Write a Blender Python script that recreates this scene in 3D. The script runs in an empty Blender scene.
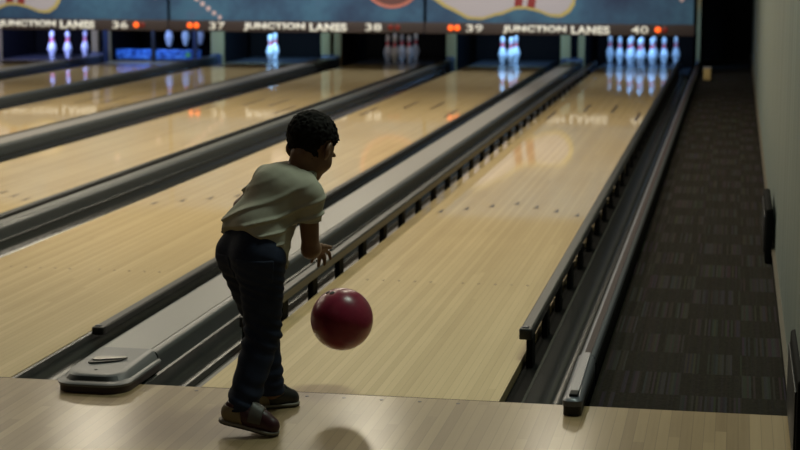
import bpy, bmesh, math, random
import numpy as np
from mathutils import Vector, Matrix
C = bpy.context
SC = C.scene
COL = SC.collection
PI = math.pi
rnd = random.Random(7)

# ------------------------------------------------------------------ helpers
def tag(o, label=None, cat=None, group=None, kind=None):
    if label: o['label'] = label
    if cat: o['category'] = cat
    if group: o['group'] = group
    if kind: o['kind'] = kind
    return o

def empty(name, loc=(0, 0, 0), label=None, cat=None, group=None):
    o = bpy.data.objects.new(name, None); COL.objects.link(o)
    o.location = loc; o.empty_display_size = .1
    return tag(o, label, cat, group)

def link(name, me, mat=None, parent=None, smooth=None):
    o = bpy.data.objects.new(name, me); COL.objects.link(o)
    if mat: 
        me.materials.clear(); me.materials.append(mat)
    if smooth is not None:
        me.polygons.foreach_set('use_smooth', [True] * len(me.polygons))
        if smooth > 0: me.set_sharp_from_angle(angle=math.radians(smooth))
    if parent:
        o.parent = parent
    return o

class MB:
    """collects shapes into one mesh (world coordinates; rel = origin to subtract)"""
    def __init__(s): s.v = []; s.f = []
    def poly(s, vs, fs):
        n = len(s.v); s.v += [tuple(v) for v in vs]; s.f += [tuple(i + n for i in f) for f in fs]; return s
    def box(s, x0, x1, y0, y1, z0, z1):
        return s.poly([(x0,y0,z0),(x1,y0,z0),(x1,y1,z0),(x0,y1,z0),(x0,y0,z1),(x1,y0,z1),(x1,y1,z1),(x0,y1,z1)],
               [(0,3,2,1),(4,5,6,7),(0,1,5,4),(1,2,6,5),(2,3,7,6),(3,0,4,7)])
    def bbox(s, x0, x1, y0, y1, z0, z1, r=.004, n=3):
        """box with rounded edges"""
        bm = bmesh.new(); bmesh.ops.create_cube(bm, size=1)
        for v in bm.verts: v.co = Vector(((x0+x1)/2+v.co.x*(x1-x0), (y0+y1)/2+v.co.y*(y1-y0), (z0+z1)/2+v.co.z*(z1-z0)))
        bmesh.ops.bevel(bm, geom=list(bm.edges), offset=r, segments=n, profile=.5, affect='EDGES')
        bm.verts.index_update()
        s.poly([v.co[:] for v in bm.verts], [[v.index for v in f.verts] for f in bm.faces]); bm.free(); return s
    def loft(s, rings, cap=True, closed=True):
        n = len(rings[0]); vs = [v for r in rings for v in r]; fs = []
        for i in range(len(rings)-1):
            for j in range(n if closed else n-1):
                k = (j+1) % n
                fs.append((i*n+j, i*n+k, (i+1)*n+k, (i+1)*n+j))
        if cap:
            fs.append(tuple(reversed(range(n)))); fs.append(tuple((len(rings)-1)*n+j for j in range(n)))
        return s.poly(vs, fs)
    def prism_y(s, prof, y0, y1, seg=1):
        """profile (x,z) swept along y"""
        ys = [y0+(y1-y0)*i/seg for i in range(seg+1)]
        return s.loft([[(x, y, z) for x, z in prof] for y in ys])
    def lathe(s, prof, c=(0,0,0), n=24):
        rings = []
        for r, z in prof:
            rings.append([(c[0]+r*math.cos(2*PI*j/n), c[1]+r*math.sin(2*PI*j/n), c[2]+z) for j in range(n)])
        return s.loft(rings)
    def tube(s, pts, r, n=8):
        rings = []
        P = [Vector(p) for p in pts]
        for i, p in enumerate(P):
            d = (P[min(i+1, len(P)-1)] - P[max(i-1, 0)]).normalized()
            a = d.orthogonal().normalized() if i == 0 else (a - d*a.dot(d)).normalized()
            b = d.cross(a)
            rr = r[i] if isinstance(r, (list, tuple)) else r
            rings.append([p + (a*math.cos(2*PI*j/n)+b*math.sin(2*PI*j/n))*rr for j in range(n)])
        return s.loft(rings)
    def build(s, name, mat, parent=None, smooth=None, rel=None):
        o = rel if rel is not None else Vector((0,0,0))
        if rel is None and parent is not None:
            o = world_loc(parent)
        me = bpy.data.meshes.new(name)
        me.from_pydata([(v[0]-o[0], v[1]-o[1], v[2]-o[2]) for v in s.v], [], s.f)
        bm = bmesh.new(); bm.from_mesh(me); bmesh.ops.recalc_face_normals(bm, faces=bm.faces); bm.to_mesh(me); bm.free()
        me.update()
        ob = link(name, me, mat, parent, smooth)
        if rel is not None and parent is None: ob.location = o
        return ob

def world_loc(o):
    l = Vector((0,0,0))
    while o is not None:
        l += Vector(o.location); o = o.parent
    return l

# ------------------------------------------------------------------ materials
def mat(name, col, rough=.5, metal=0., coat=0., coat_rough=.05, spec=.5, emit=None, estr=0., sheen=0.):
    m = bpy.data.materials.new(name); m.use_nodes = True
    b = m.node_tree.nodes['Principled BSDF']
    b.inputs['Base Color'].default_value = (*col, 1)
    b.inputs['Roughness'].default_value = rough
    b.inputs['Metallic'].default_value = metal
    b.inputs['Coat Weight'].default_value = coat
    b.inputs['Coat Roughness'].default_value = coat_rough
    b.inputs['Specular IOR Level'].default_value = spec
    b.inputs['Sheen Weight'].default_value = sheen
    if emit:
        b.inputs['Emission Color'].default_value = (*emit, 1); b.inputs['Emission Strength'].default_value = estr
    return m

class NT:
    def __init__(s, m): s.t = m.node_tree; s.n = s.t.nodes; s.l = s.t.links; s.b = s.n['Principled BSDF']
    def new(s, typ, **kw):
        n = s.n.new(typ)
        for k, v in kw.items(): setattr(n, k, v)
        return n
    def put(s, sock, v):
        if isinstance(v, bpy.types.NodeSocket): s.l.new(v, sock)
        else: sock.default_value = v
    def math(s, op, a, b=None, c=None):
        n = s.new('ShaderNodeMath', operation=op); s.put(n.inputs[0], a)
        if b is not None: s.put(n.inputs[1], b)
        if c is not None: s.put(n.inputs[2], c)
        return n.outputs[0]
    def comb(s, x, y, z):
        n = s.new('ShaderNodeCombineXYZ'); s.put(n.inputs[0], x); s.put(n.inputs[1], y); s.put(n.inputs[2], z); return n.outputs[0]
    def xyz(s):
        n = s.new('ShaderNodeNewGeometry'); q = s.new('ShaderNodeSeparateXYZ'); s.l.new(n.outputs['Position'], q.inputs[0]); return n.outputs['Position'], q.outputs
    def obj(s):
        n = s.new('ShaderNodeTexCoord'); q = s.new('ShaderNodeSeparateXYZ'); s.l.new(n.outputs['Object'], q.inputs[0]); return n.outputs['Object'], q.outputs
    def noise(s, vec, scale, detail=3, rough=.5):
        n = s.new('ShaderNodeTexNoise'); s.put(n.inputs['Vector'], vec); n.inputs['Scale'].default_value = scale
        n.inputs['Detail'].default_value = detail; n.inputs['Roughness'].default_value = rough; return n.outputs[0]
    def white(s, vec):
        n = s.new('ShaderNodeTexWhiteNoise', noise_dimensions='3D'); s.put(n.inputs['Vector'], vec); return n.outputs['Value'], n.outputs['Color']
    def ramp(s, fac, stops, interp='LINEAR'):
        n = s.new('ShaderNodeValToRGB'); n.color_ramp.interpolation = interp; s.put(n.inputs[0], fac)
        e = n.color_ramp.elements
        while len(e) < len(stops): e.new(.5)
        for i, (p, c) in enumerate(stops): e[i].position = p; e[i].color = (*c, 1)
        return n.outputs[0]
    def mix(s, f, a, b, mode='MIX'):
        n = s.new('ShaderNodeMix', data_type='RGBA', blend_type=mode)
        s.put(n.inputs[0], f); s.put(n.inputs[6], a if isinstance(a, bpy.types.NodeSocket) else (*a, 1)); s.put(n.inputs[7], b if isinstance(b, bpy.types.NodeSocket) else (*b, 1))
        return n.outputs[2]
    def bump(s, h, strength=.3, dist=.01):
        n = s.new('ShaderNodeBump'); n.inputs['Strength'].default_value = strength; n.inputs['Distance'].default_value = dist
        s.put(n.inputs['Height'], h); s.l.new(n.outputs[0], s.b.inputs['Normal'])

def wood(name, light, dark, bw, coat_rough=.06, seg=1.9, contrast=1., coat=1.):
    m = mat(name, light, .45, coat=coat, coat_rough=coat_rough, spec=.2); t = NT(m)
    P, q = t.xyz()
    bi = t.math('FLOOR', t.math('DIVIDE', t.math('ADD', q[0], 40.0), bw))
    off, _ = t.white(t.comb(bi, 3.1, 0.))
    si = t.math('FLOOR', t.math('ADD', t.math('DIVIDE', q[1], seg), t.math('MULTIPLY', off, 7.)))
    v, _ = t.white(t.comb(bi, si, 1.7))
    grain = t.noise(t.comb(t.math('MULTIPLY', q[0], 60.), t.math('MULTIPLY', q[1], 1.6), v), 1.6, 4, .6)
    f = t.math('ADD', t.math('MULTIPLY', v, .62*contrast), t.math('MULTIPLY', grain, .5))
    col = t.ramp(f, [(.15, light), (.62, tuple((a+b)/2 for a, b in zip(light, dark))), (1., dark)])
    fr = t.math('FRACT', t.math('DIVIDE', t.math('ADD', q[0], 40.0), bw))
    edge = t.math('GREATER_THAN', t.math('ABSOLUTE', t.math('SUBTRACT', fr, .5)), .462)
    stain = t.noise(P, 1.3, 3, .5)
    col = t.mix(t.math('MULTIPLY', edge, .36), col, tuple(d*.45 for d in dark))
    col = t.mix(t.math('MULTIPLY', t.math('SUBTRACT', stain, .35), .5), col, tuple(d*.8 for d in dark))
    t.l.new(col, t.b.inputs['Base Color'])
    return m

M = {}
M['lane'] = wood('lane_maple', (.76, .585, .31), (.54, .395, .185), .02705, coat_rough=.045, seg=7., contrast=.8, coat=.8)
M['approach'] = wood('approach_maple', (.38, .272, .146), (.23, .155, .078), .036, coat_rough=.18, seg=1.1, contrast=1.1, coat=.35)
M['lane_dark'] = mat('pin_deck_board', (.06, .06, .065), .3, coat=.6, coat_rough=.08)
M['gutter'] = mat('gutter_plastic', (.028, .030, .029), .25, spec=.27)
M['rail'] = mat('bumper_rail_plastic', (.02, .021, .019), .42, spec=.3)
M['tray_lit'] = mat('bumper_tray_lit_grey', (.11, .10, .095), .4, spec=.4)  # tray grey with the light in the gutter put into its colour
M['post'] = mat('bumper_post_black', (.006, .006, .006), .5)
M['black'] = mat('black_matte', (.004, .004, .004), .8, spec=.08)
M['darkwall'] = mat('dark_wall', (.005, .005, .005), .9, spec=.05)
M['ceil'] = mat('ceiling_dark', (.05, .05, .052), .9)
M['cap'] = mat('capping_grey', (.25, .24, .23), .38, spec=.5)
M['cap_dark'] = mat('capping_dark_grey', (.11, .115, .11), .4, spec=.4)
M['cap_edge'] = mat('capping_edge_blue_grey', (.055, .064, .068), .38, spec=.45)
M['nose'] = mat('end_cap_grey', (.125, .13, .14), .42, spec=.5)
M['nose_dark'] = mat('end_cap_plinth', (.03, .017, .017), .45)
M['silver'] = mat('badge_silver', (.26, .25, .24), .42, metal=.9)
M['rcap'] = mat('side_cap_silver', (.10, .108, .13), .36, metal=.1)
M['rstrip'] = mat('side_cap_inlay', (.04, .026, .026), .65, spec=.2)
M['white_lit'] = mat('lettering_white', (.8, .77, .68), .5, emit=(1, .95, .8), estr=.26)
M['band'] = mat('sign_band_brown', (.05, .034, .032), .5)
M['led_on'] = mat('indicator_orange', (.5, .08, .01), .4, emit=(1, .12, .012), estr=1.6)
M['led_off'] = mat('indicator_dim_red', (.12, .012, .008), .4, emit=(1, .05, .02), estr=.06)
M['kick'] = mat('kickback_beige', (.40, .29, .12), .6, spec=.2)
M['kick_in'] = mat('kickback_dark', (.008, .008, .009), .8, spec=.05)
M['pin'] = mat('pin_white', (.82, .82, .80), .25, coat=.5)
M['pin_red'] = mat('pin_red', (.95, .03, .07), .3)
M['red_paint'] = mat('mural_red', (.30, .03, .03), .5)
M['trim'] = mat('wall_trim_tan', (.11, .09, .065), .5)

m = M['mural_bg'] = mat('mural_blue', (.04, .09, .14), .6); t = NT(m); P, q = t.xyz()
n1 = t.noise(P, 1.5, 4, .6)
t.l.new(t.ramp(n1, [(.3, (.022, .048, .115)), (.5, (.04, .105, .20)), (.64, (.06, .17, .28)), (.8, (.09, .105, .22))]), t.b.inputs['Base Color'])
M['mural_white'] = mat('mural_cream', (.55, .50, .53), .6)
M['mural_yellow'] = mat('mural_outline_yellow', (.62, .50, .17), .6)
M['mural_ball'] = mat('mural_ball_brown', (.17, .07, .065), .6)
M['mural_pink'] = mat('mural_outline_pink', (.66, .22, .16), .6)
M['mural_spot'] = mat('mural_spot_pink', (.75, .55, .55), .6)

m = M['carpet'] = mat('carpet_tile', (.03, .027, .02), .95, spec=.1); t = NT(m); P, q = t.xyz()
cx = t.math('FLOOR', t.math('DIVIDE', t.math('ADD', q[0], 10.), .21)); cy = t.math('FLOOR', t.math('DIVIDE', t.math('ADD', q[1], 10.), .33))
chk = t.math('MODULO', t.math('ADD', cx, cy), 2.)
sx = t.math('FLOOR', t.math('DIVIDE', q[0], .0075)); sy = t.math('FLOOR', t.math('DIVIDE', t.math('ADD', q[1], 10.), .33))
v, c = t.white(t.comb(sx, sy, cx))
hs = t.new('ShaderNodeHueSaturation'); hs.inputs['Saturation'].default_value = .45; hs.inputs['Value'].default_value = .04; t.l.new(c, hs.inputs['Color'])
base = t.ramp(t.noise(P, 60, 2), [(.3, (.007, .006, .004)), (.7, (.016, .013, .008))])
act = t.math('MULTIPLY', t.math('GREATER_THAN', v, .35), t.math('ADD', .12, t.math('MULTIPLY', chk, .5)))
t.l.new(t.mix(act, base, hs.outputs[0]), t.b.inputs['Base Color']); t.bump(t.noise(P, 180, 2), .5, .004)

m = M['wall'] = mat('wall_grey_green', (.36, .40, .34), .6); t = NT(m); P, q = t.xyz()
st = t.noise(t.comb(0., t.math('MULTIPLY', q[1], 5.), t.math('MULTIPLY', q[2], .25)), 1., 3)
t.l.new(t.ramp(st, [(.3, (.125, .152, .135)), (.7, (.185, .216, .195))]), t.b.inputs['Base Color'])

m = M['skin'] = mat('skin_brown', (.23, .115, .062), .5, spec=.4)
m.node_tree.nodes['Principled BSDF'].inputs['Subsurface Weight'].default_value = 0.0
t = NT(m); P, q = t.obj(); t.l.new(t.ramp(t.noise(P, 30, 3), [(.3, (.15, .075, .040)), (.7, (.195, .10, .054))]), t.b.inputs['Base Color'])
M['hair'] = mat('hair_black', (.007, .0055, .0045), .85, spec=.12)
m = M['shirt'] = mat('shirt_olive_grey', (.42, .43, .34), .85, spec=.15, sheen=.0); t = NT(m); P, q = t.obj()
t.l.new(t.ramp(t.noise(P, 9, 3), [(.3, (.375, .355, .28)), (.7, (.44, .42, .335))]), t.b.inputs['Base Color']); t.bump(t.noise(P, 420, 2), .25, .002)
M['shirt_hem'] = mat('shirt_collar_band', (.37, .37, .29), .85, spec=.15)
m = M['jeans'] = mat('denim_navy', (.012, .017, .036), .8, spec=.2); t = NT(m); P, q = t.obj()
t.l.new(t.ramp(t.noise(P, 14, 4, .6), [(.3, (.008, .012, .027)), (.72, (.020, .028, .057))]), t.b.inputs['Base Color']); t.bump(t.noise(P, 500, 2), .3, .002)
M['jeans_stitch'] = mat('denim_pocket', (.020, .027, .052), .8, spec=.2)
M['shoe_maroon'] = mat('shoe_maroon', (.042, .009, .014), .35, spec=.5)
M['shoe_black'] = mat('shoe_black', (.012, .012, .013), .35, spec=.5)
M['shoe_tan'] = mat('shoe_tan', (.20, .155, .085), .55)
M['shoe_strap'] = mat('shoe_grey_strap', (.075, .068, .06), .5)
M['sole'] = mat('shoe_sole_edge', (.20, .18, .145), .6)
M['sole_dark'] = mat('shoe_sole_bottom', (.03, .025, .02), .6)
M['lace'] = mat('shoe_laces', (.03, .03, .03), .7)
m = M['ball'] = mat('ball_maroon', (.2, .02, .05), .3, coat=.05, coat_rough=.12, spec=.33); t = NT(m); P, q = t.obj()
t.l.new(t.ramp(t.noise(P, 11, 5, .7), [(.35, (.165, .014, .034)), (.6, (.225, .019, .045)), (.8, (.26, .036, .07))]), t.b.inputs['Base Color'])
M['hole'] = mat('hole_black', (.002, .002, .002), .8)
M['eye'] = mat('eye_white', (.6, .58, .55), .2); M['iris'] = mat('eye_iris', (.02, .012, .008), .2)
m = M['sweep'] = mat('sweep_board_blue', (.02, .05, .2), .35); t = NT(m); P, q = t.xyz()
t.l.new(t.ramp(t.noise(t.comb(t.math('MULTIPLY', q[0], 9.), 0., t.math('MULTIPLY', q[2], 16.)), 1.3, 3, .7), [(.36, (.008, .02, .07)), (.5, (.03, .12, .36)), (.68, (.14, .36, .7))]), t.b.inputs['Base Color'])
M['green'] = mat('green_marker', (.12, .45, .10), .4)
M['metal'] = mat('machine_metal', (.05, .055, .07), .4, metal=.6)

# ------------------------------------------------------------------ layout
LW, GW = 1.054, .235
LANES = {40: 0., 39: -1.769, 38: -3.408, 37: -5.177, 36: -6.816, 35: -8.585}
DECK0, DECK1 = 17.95, 19.35
XR = 1.49

# setting ----------------------------------------------------------------
fl = MB().box(-10.3, XR, -8, 0, -.12, 0).build('floor', M['approach']); tag(fl, kind='structure')
sub = MB().box(-10.3, 1.75, -8, 21, -.34, -.2).build('floor_base', M['black']); tag(sub, kind='structure')
cp = MB().box(.832, XR, .012, 20.4, -.18, -.004).build('carpet', M['carpet']); tag(cp, kind='structure')
ce = MB().box(-10.6, 1.8, -8.2, 21, 3.5, 3.6).build('ceiling', M['ceil']); tag(ce, kind='structure')
wr = MB().box(XR+.012, XR+.13, -8, 20.4, .03, 3.5).build('wall_right', M['wall']); tag(wr, kind='structure')
wb = MB().box(-10.3, 1.75, 20.4, 20.5, -.2, 3.5).build('wall_back', M['darkwall']); tag(wb, kind='structure')
wl = MB().box(-10.5, -10.3, -8, 20.4, -.2, 3.5).build('wall_left', M['darkwall']); tag(wl, kind='structure')
bb = MB().box(XR, XR+.012, .0, 20.4, -.004, .055); bo = bb.build('baseboard_right', M['black']); tag(bo, kind='structure')
tr = MB().box(XR-.004, XR+.012, .0, 20.4, .055, .07).build('trim_1', M['trim']); tag(tr, kind='structure')

# lanes ------------------------------------------------------------------
def gutter_profile(x0, x1, zt, depth=.088):
    n = 14; xc = (x0+x1)/2; a = (x1-x0)/2-.008
    top = [(xc - a*math.cos(PI*i/n), zt-.004 - depth*math.sin(PI*i/n)) for i in range(n+1)]
    return [(x0, zt), ] + top + [(x1, zt), (x1, zt-.115), (x0, zt-.115)]

def lane(num):
    cx = LANES[num]
    pos = {40: 'nearest bowling lane on the right, with both black bumper rails raised beside it',
           39: 'bowling lane left of the wide grey capping and the boy',
           38: 'third bowling lane from the right, ending at the unlit rack of pins',
           37: 'fourth bowling lane from the right, ending at one bright white pin pair',
           36: 'fifth bowling lane from the right, ending at the blue sweep board',
           35: 'leftmost bowling lane, ending at three violet-lit pins'}[num]
    r = empty('bowling_lane', (cx, 0, 0), pos, 'bowling lane')
    MB().box(cx-LW/2, cx+LW/2, .004, DECK0, -.06, 0).build('lane_bed', M['lane'], r)
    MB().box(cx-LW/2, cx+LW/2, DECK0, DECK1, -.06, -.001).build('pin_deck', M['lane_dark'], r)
    for s in (-1, 1):
        a, b = (cx-LW/2-GW, cx-LW/2) if s < 0 else (cx+LW/2, cx+LW/2+GW)
        ga, gb = (a, b) if num != 40 else ((a, b-.07) if s < 0 else (a+.07, b))
        MB().prism_y(gutter_profile(ga+.001, gb-.001, -.004 if num != 40 else -.012), .004, 17.38).build('gutter', M['gutter'], r, smooth=40)
        fa, fb = (a+.09, b) if s < 0 else (a, b-.09)
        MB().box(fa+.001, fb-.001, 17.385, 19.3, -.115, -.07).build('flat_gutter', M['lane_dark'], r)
    MB().box(cx-LW/2, cx+LW/2, .0005, .0035, -.06, .0004).build('foul_line', M['black'], r)
    if num in (39, 40, 38, 37):
        for k in range(-3, 4):            # aiming arrows set into the boards
            x = cx + k*.1345; y = 4.82 - abs(k)*.14
            MB().poly([(x-.016, y-.09, .0012), (x, y-.07, .0012), (x+.016, y-.09, .0012), (x, y+.07, .0012)], [(0,1,3), (1,2,3)]).build('aiming_arrow', M['nose_dark'], r)
        for k in (-4, -3.2, -2.4, -1.6, -.8, .8, 1.6, 2.4, 3.2, 4):
            x = cx + k*.094; 
            MB().lathe([(.006, .0002), (.006, .0012), (.001, .0013)], (x, 2.13, 0), 10).build('guide_dot', M['nose_dark'], r)
        for k in (-1.5, -.5, .5, 1.5):    # down-lane dark boards
            x = cx + k*.27 - .01
            MB().box(x-.012, x+.012, 11.6-abs(k)*.8, 12.4-abs(k)*.8, .0001, .0011).build('range_marker', M['nose_dark'], r)
    return r
for n in LANES: lane(n)
for i, x in enumerate((-.527, -.395, -.263, -.131, 0, .131, .263, .395)):
    d = MB().lathe([(.007, .0002), (.007, .001), (.0005, .0011)], (x-.0, -.052, 0), 10).build('floor_dot', M['nose_dark'], fl); tag(d, kind='structure')

# bumper rails ------------------------------------------------------------
def bumper(cx, s, z0, up, label, y0=.66):
    """s=+1 right gutter of the lane centred cx"""
    xe = cx + s*(LW/2-(.007 if up else -.022)); a, b = sorted((xe, xe+s*.046))
    r = empty('bumper_rail', (xe+s*.023, y0, z0), label, 'bumper rail', None)
    h = .038 if up else .028
    pr = [(a, z0), (b, z0), (b, z0+h-.006), (b-.006, z0+h), (a+.006, z0+h), (a, z0+h-.006)]
    if up: MB().prism_y(pr, y0, 17.6).build('rail', M['rail'], r, smooth=30)
    else: MB().prism_y(pr, y0, 17.6).build('rail', M['rail'], r, smooth=30)
    e = MB().bbox(a-.002, b+.002, y0-.03, y0+.02, z0-.004, z0+h+.001, .006)
    ec = e.build('end_fitting', M['post'], r, smooth=40)
    MB().bbox(a+.008, b-.014, y0-.015, y0+.01, z0+h, z0+h+.005, .002).build('latch', M['metal'], ec, smooth=40)
    if up:
        ta, tb2 = sorted((cx+s*(LW/2+.002), cx+s*(LW/2+.069)))
        MB().box(ta, tb2, .006, 17.37, -.115, -.036).build('base_tray', M['black'] if s > 0 else M['tray_lit'], r)  # left tray paler, coloured like the lit gutter between the posts
        for k in range(31):
            y = y0 + .05 + k*.536
            MB().box(*sorted((xe+s*.022, xe+s*.046)), y-.045, y+.045, -.036, z0+.004).build('post', M['black'], r)
    return r
bumper(0, 1, .082, True, 'raised black bumper rail on posts along the right gutter, beside the carpeted aisle')
bumper(0, -1, .082, True, 'raised black bumper rail on posts along the wide grey capping, behind the boy')
bumper(LANES[39], 1, -.004, False, 'lowered black bumper rail left of the wide grey capping, its blunt end by the floor', .8)
for n, txt in ((38, 'third'), (37, 'fourth'), (36, 'fifth'), (35, 'sixth')):
    bumper(LANES[n], 1, -.004, False, 'lowered black bumper rail along the right side of the %s bowling lane from the right' % txt, .8)

# cappings ----------------------------------------------------------------
def capping(x0, x1, label, y0=.236, top=.07):
    r = empty('division_capping', ((x0+x1)/2, y0, -.15), label, 'lane capping')
    wdt = x1-x0; e = .034 if wdt > .2 else .028
    MB().box(x0+e-.002, x1-e+.002, y0, 18.3, -.15, top).build('top_board', M['cap'] if wdt > .2 else M['cap_dark'], r)
    for s in (-1, 1):
        xo = x0 if s < 0 else x1
        prof = []
        for i in range(9):
            a = PI/2*i/8
            prof.append((xo - s*(e-.003) + s*(e-.003)*math.sin(a), top-.026+.024*math.cos(a)))
        prof += [(xo, -.15), (xo - s*(e-.003), -.15)]
        MB().prism_y(prof, y0, 18.3).build('edge_moulding', M['cap_edge'], r, smooth=35)
    return r
def mid(l, rr): return LANES[l]+LW/2+GW, LANES[rr]-LW/2-GW
a, b = mid(39, 40); CAPX = (a, b)
capping(a, b, 'wide grey capping with rounded blue-grey edges, running down the lanes beside the boy')
a, b = mid(38, 39); capping(a, b, 'narrow grey capping left of the boy, second divider from the right between lanes', .4)
a, b = mid(37, 38); capping(a, b, 'wide grey capping in the upper left, third divider from the right')
a, b = mid(36, 37); capping(a, b, 'narrow grey capping far left, fourth divider from the right', .4)
a, b = mid(35, 36); capping(a, b, 'wide grey capping at the top left corner, in front of the violet-lit pins')

def rrect(x0, x1, y0, y1, rf, rb, n=8):
    """plan outline, front corners radius rf, back corners rb"""
    pts = []
    for (cx, cy, r, a0) in ((x0+rf, y0+rf, rf, PI), (x1-rf, y0+rf, rf, 1.5*PI), (x1-rb, y1-rb, rb, 0), (x0+rb, y1-rb, rb, .5*PI)):
        for i in range(n+1):
            a = a0 + PI/2*i/n; pts.append((cx+r*math.cos(a), cy+r*math.sin(a)))
    return pts
def end_cap(x0, x1, label):
    r = empty('capping_end_cap', ((x0+x1)/2, -.1, 0), label, 'end cap')
    Y0 = -.165
    A = rrect(x0, x1, Y0, .235, .075, .01)
    MB().loft([[(x, y, z) for x, y in A] for z in (.0005, .024)]).build('plinth', M['nose_dark'], r, smooth=40)
    # cover: rings going up; the top slopes up away from the foul line until it meets the capping
    def ring(ins, zf):
        B = rrect(x0-.003+ins, x1+.003-ins, Y0-.004+ins*1.5, .235, .075, .01)
        return [(x, y, zf(y)) for x, y in B]
    lip = lambda z: (lambda y: z)
    def slope(z0, z1): return lambda y: z0 + (z1-z0)*min(1, max(0, (y-Y0-.03)/.2))
    body = MB().loft([ring(0, lip(.024)), ring(-.002, lip(.033)), ring(.003, lip(.038)), ring(.013, lip(.039)), ring(.016, slope(.041, .048)), ring(.026, slope(.056, .068)), ring(.034, slope(.059, .0725)), ring(.05, slope(.060, .0735))])
    body.build('cover', M['nose'], r, smooth=38)
    rr = []
    for ins, z in ((.0165, .0425), (.0250, .0550)):
        B = rrect(x0-.006+ins, x1+.006-ins, Y0-.0085+ins*1.5, .235, .075, .01)
        rr.append([(x, y, z) for x, y in B[4:14]])
    MB().loft(rr, cap=False, closed=False).build('front_slot', M['post'], r, smooth=40)
    cx = (x0+x1)/2
    MB().lathe([(.006, -.004), (.006, .002), (.0005, .0022)], (cx-.005, -.075, .0625), 12).build('screw_hole', M['hole'], r)
    bd = []
    for i in range(13):
        tt = i/12; x = cx-.058+.112*tt; w = .026*(1-tt)**.6*(.4+.6*min(1, tt*6+.3))+.005
        bd.append((x, .045+.03*tt, w))
    def plate(z0, z1, k, dx, dy):
        lo = [(x+dx, y+dy-w*k) for x, y, w in bd]; hi = [(x+dx, y+dy+w*k) for x, y, w in reversed(bd)]
        return MB().loft([[(x, y, z) for x, y in lo+hi] for z in (z0, z1)])
    badge_shadow = plate(.060, .0725, 1.5, -.006, -.012).build('badge', M['post'], r)  # black offset backing shaped as the shadow under the silver plate
    plate(.0725, .077, 1.0, .002, .004).build('badge_plate', M['silver'], badge_shadow)
    return r
end_cap(CAPX[0]-.002, CAPX[1]+.010, 'grey plastic end cap with a silver badge, at the foul line left of the boy')

# right-hand side cap ---------------------------------------------------------
SX0, SX1 = .7625, .820
r = empty('side_capping', ((SX0+SX1)/2, .9, -.15), 'long silver-edged capping with a brown inlay, between the right gutter and the carpeted aisle', 'lane capping')
def capprof(x0, x1, zt, rad=.02, zb=-.15):
    pr = [(x0, zb)]
    for i in range(7): a = PI/2*i/6; pr.append((x0+rad-rad*math.cos(a), zt-rad+rad*math.sin(a)))
    for i in range(7): a = PI/2*i/6; pr.append((x1-rad+rad*math.sin(a), zt-rad+rad*math.cos(a)))
    return pr+[(x1, zb)]
MB().prism_y(capprof(SX0, SX1, .082), .425, 17.5).build('rail_cover', M['rcap'], r, smooth=35)
MB().box(SX0+.018, SX1-.016, .425, 17.5, .08, .0835).build('inlay_strip', M['rstrip'], r)
MB().box(SX1-.001, SX1+.004, .43, 17.5, -.15, .05).box(SX0+.002, SX1-.002, .02, .42, -.15, -.001).build('side_panel', M['black'], r)
r = empty('side_end_cap', ((SX0+SX1)/2, -.05, 0), 'grey plastic end cap with a raised tongue, at the foul line beside the carpeted aisle', 'end cap')
A = rrect(SX0-.004, SX1-.002, -.14, .42, .022, .008)
MB().loft([[(x, y, z) for x, y in A] for z in (.0005, .032)]).build('plinth', M['post'], r, smooth=40)
def ring2(ins, f): return [(x, y, f(y)) for x, y in rrect(SX0-.007+ins, SX1+.001-ins, -.144+ins*1.2, .42, .025, .008)]
sl = lambda z0, z1: (lambda y: z0+(z1-z0)*min(1, max(0, (y+.12)/.42)))
MB().loft([ring2(0, sl(.032, .032)), ring2(0, sl(.05, .062)), ring2(.006, sl(.058, .077)), ring2(.016, sl(.060, .084)), ring2(.03, sl(.060, .084))]).build('cover', M['rcap'], r, smooth=38)
tn = MB().loft([[(x, y, (.058 if z == 0 else .068+.022*min(1, max(0, (y+.09)/.42)))) for x, y in rrect(SX0+.016, SX1-.016, -.09, .42, .012, .006)] for z in (0, 1)])
tn.build('tongue', M['rcap'], r, smooth=40)
MB().bbox(SX0+.014, SX1-.014, -.118, -.06, .056, .070, .004).build('notch_block', M['hole'], r, smooth=40)

# low black blocks at the wall foot
def wall_block(x0, x1, y0, y1, h, label):
    r = empty('wall_block', ((x0+x1)/2, (y0+y1)/2, 0), label, 'wall block')
    MB().bbox(x0, x1, y0, y1, .0 if y1 < .1 else -.003, h, .012).build('body', M['black'], r, smooth=40)
    MB().bbox(x0-.006, x0+.0, y0+.03, y1-.03, .05, h-.04, .002).build('face_panel', M['post'], r, smooth=40)
wall_block(1.452, 1.486, 2.95, 3.75, .27, 'low black block standing on the carpet against the right wall')
wall_block(1.487, 1.56, -.75, -.02, .30, 'low black block at the right edge, where the wood approach meets the wall')

# kickbacks and pit -------------------------------------------------------
M['sweepfoot'] = mat('kickback_foot_blue', (.035, .045, .075), .35)
YK = 18.42
def kick(x0, x1, label, parts):
    r = empty('kickback_panel', ((x0+x1)/2, YK, -.15), label, 'kickback panel')
    MB().box(x0, x1, YK+.06, 19.7, -.15, 1.5).build('side_board', M['kick_in'], r)
    for (p, q) in parts:
        MB().box(p, q, YK, YK+.06, -.15, 1.5).build('front_edge', M['kick'], r)
    MB().bbox(x0+.01, x1-.01, YK-.08, YK-.004, -.15, .095, .02).build('foot', M['sweepfoot'], r, smooth=40)
kick(-1.085, -.76, 'beige-edged double kickback panel between the pin decks of the two nearest lanes', [(-1.085, -.955), (-.845, -.76)])
kick(-4.46, -4.175, 'beige-edged double kickback panel right of the bright single pin pair', [(-4.46, -4.335), (-4.275, -4.175)])
kick(-7.86, -7.58, 'beige-edged double kickback panel right of the violet-lit pins', [(-7.86, -7.77), (-7.69, -7.58)])
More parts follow.
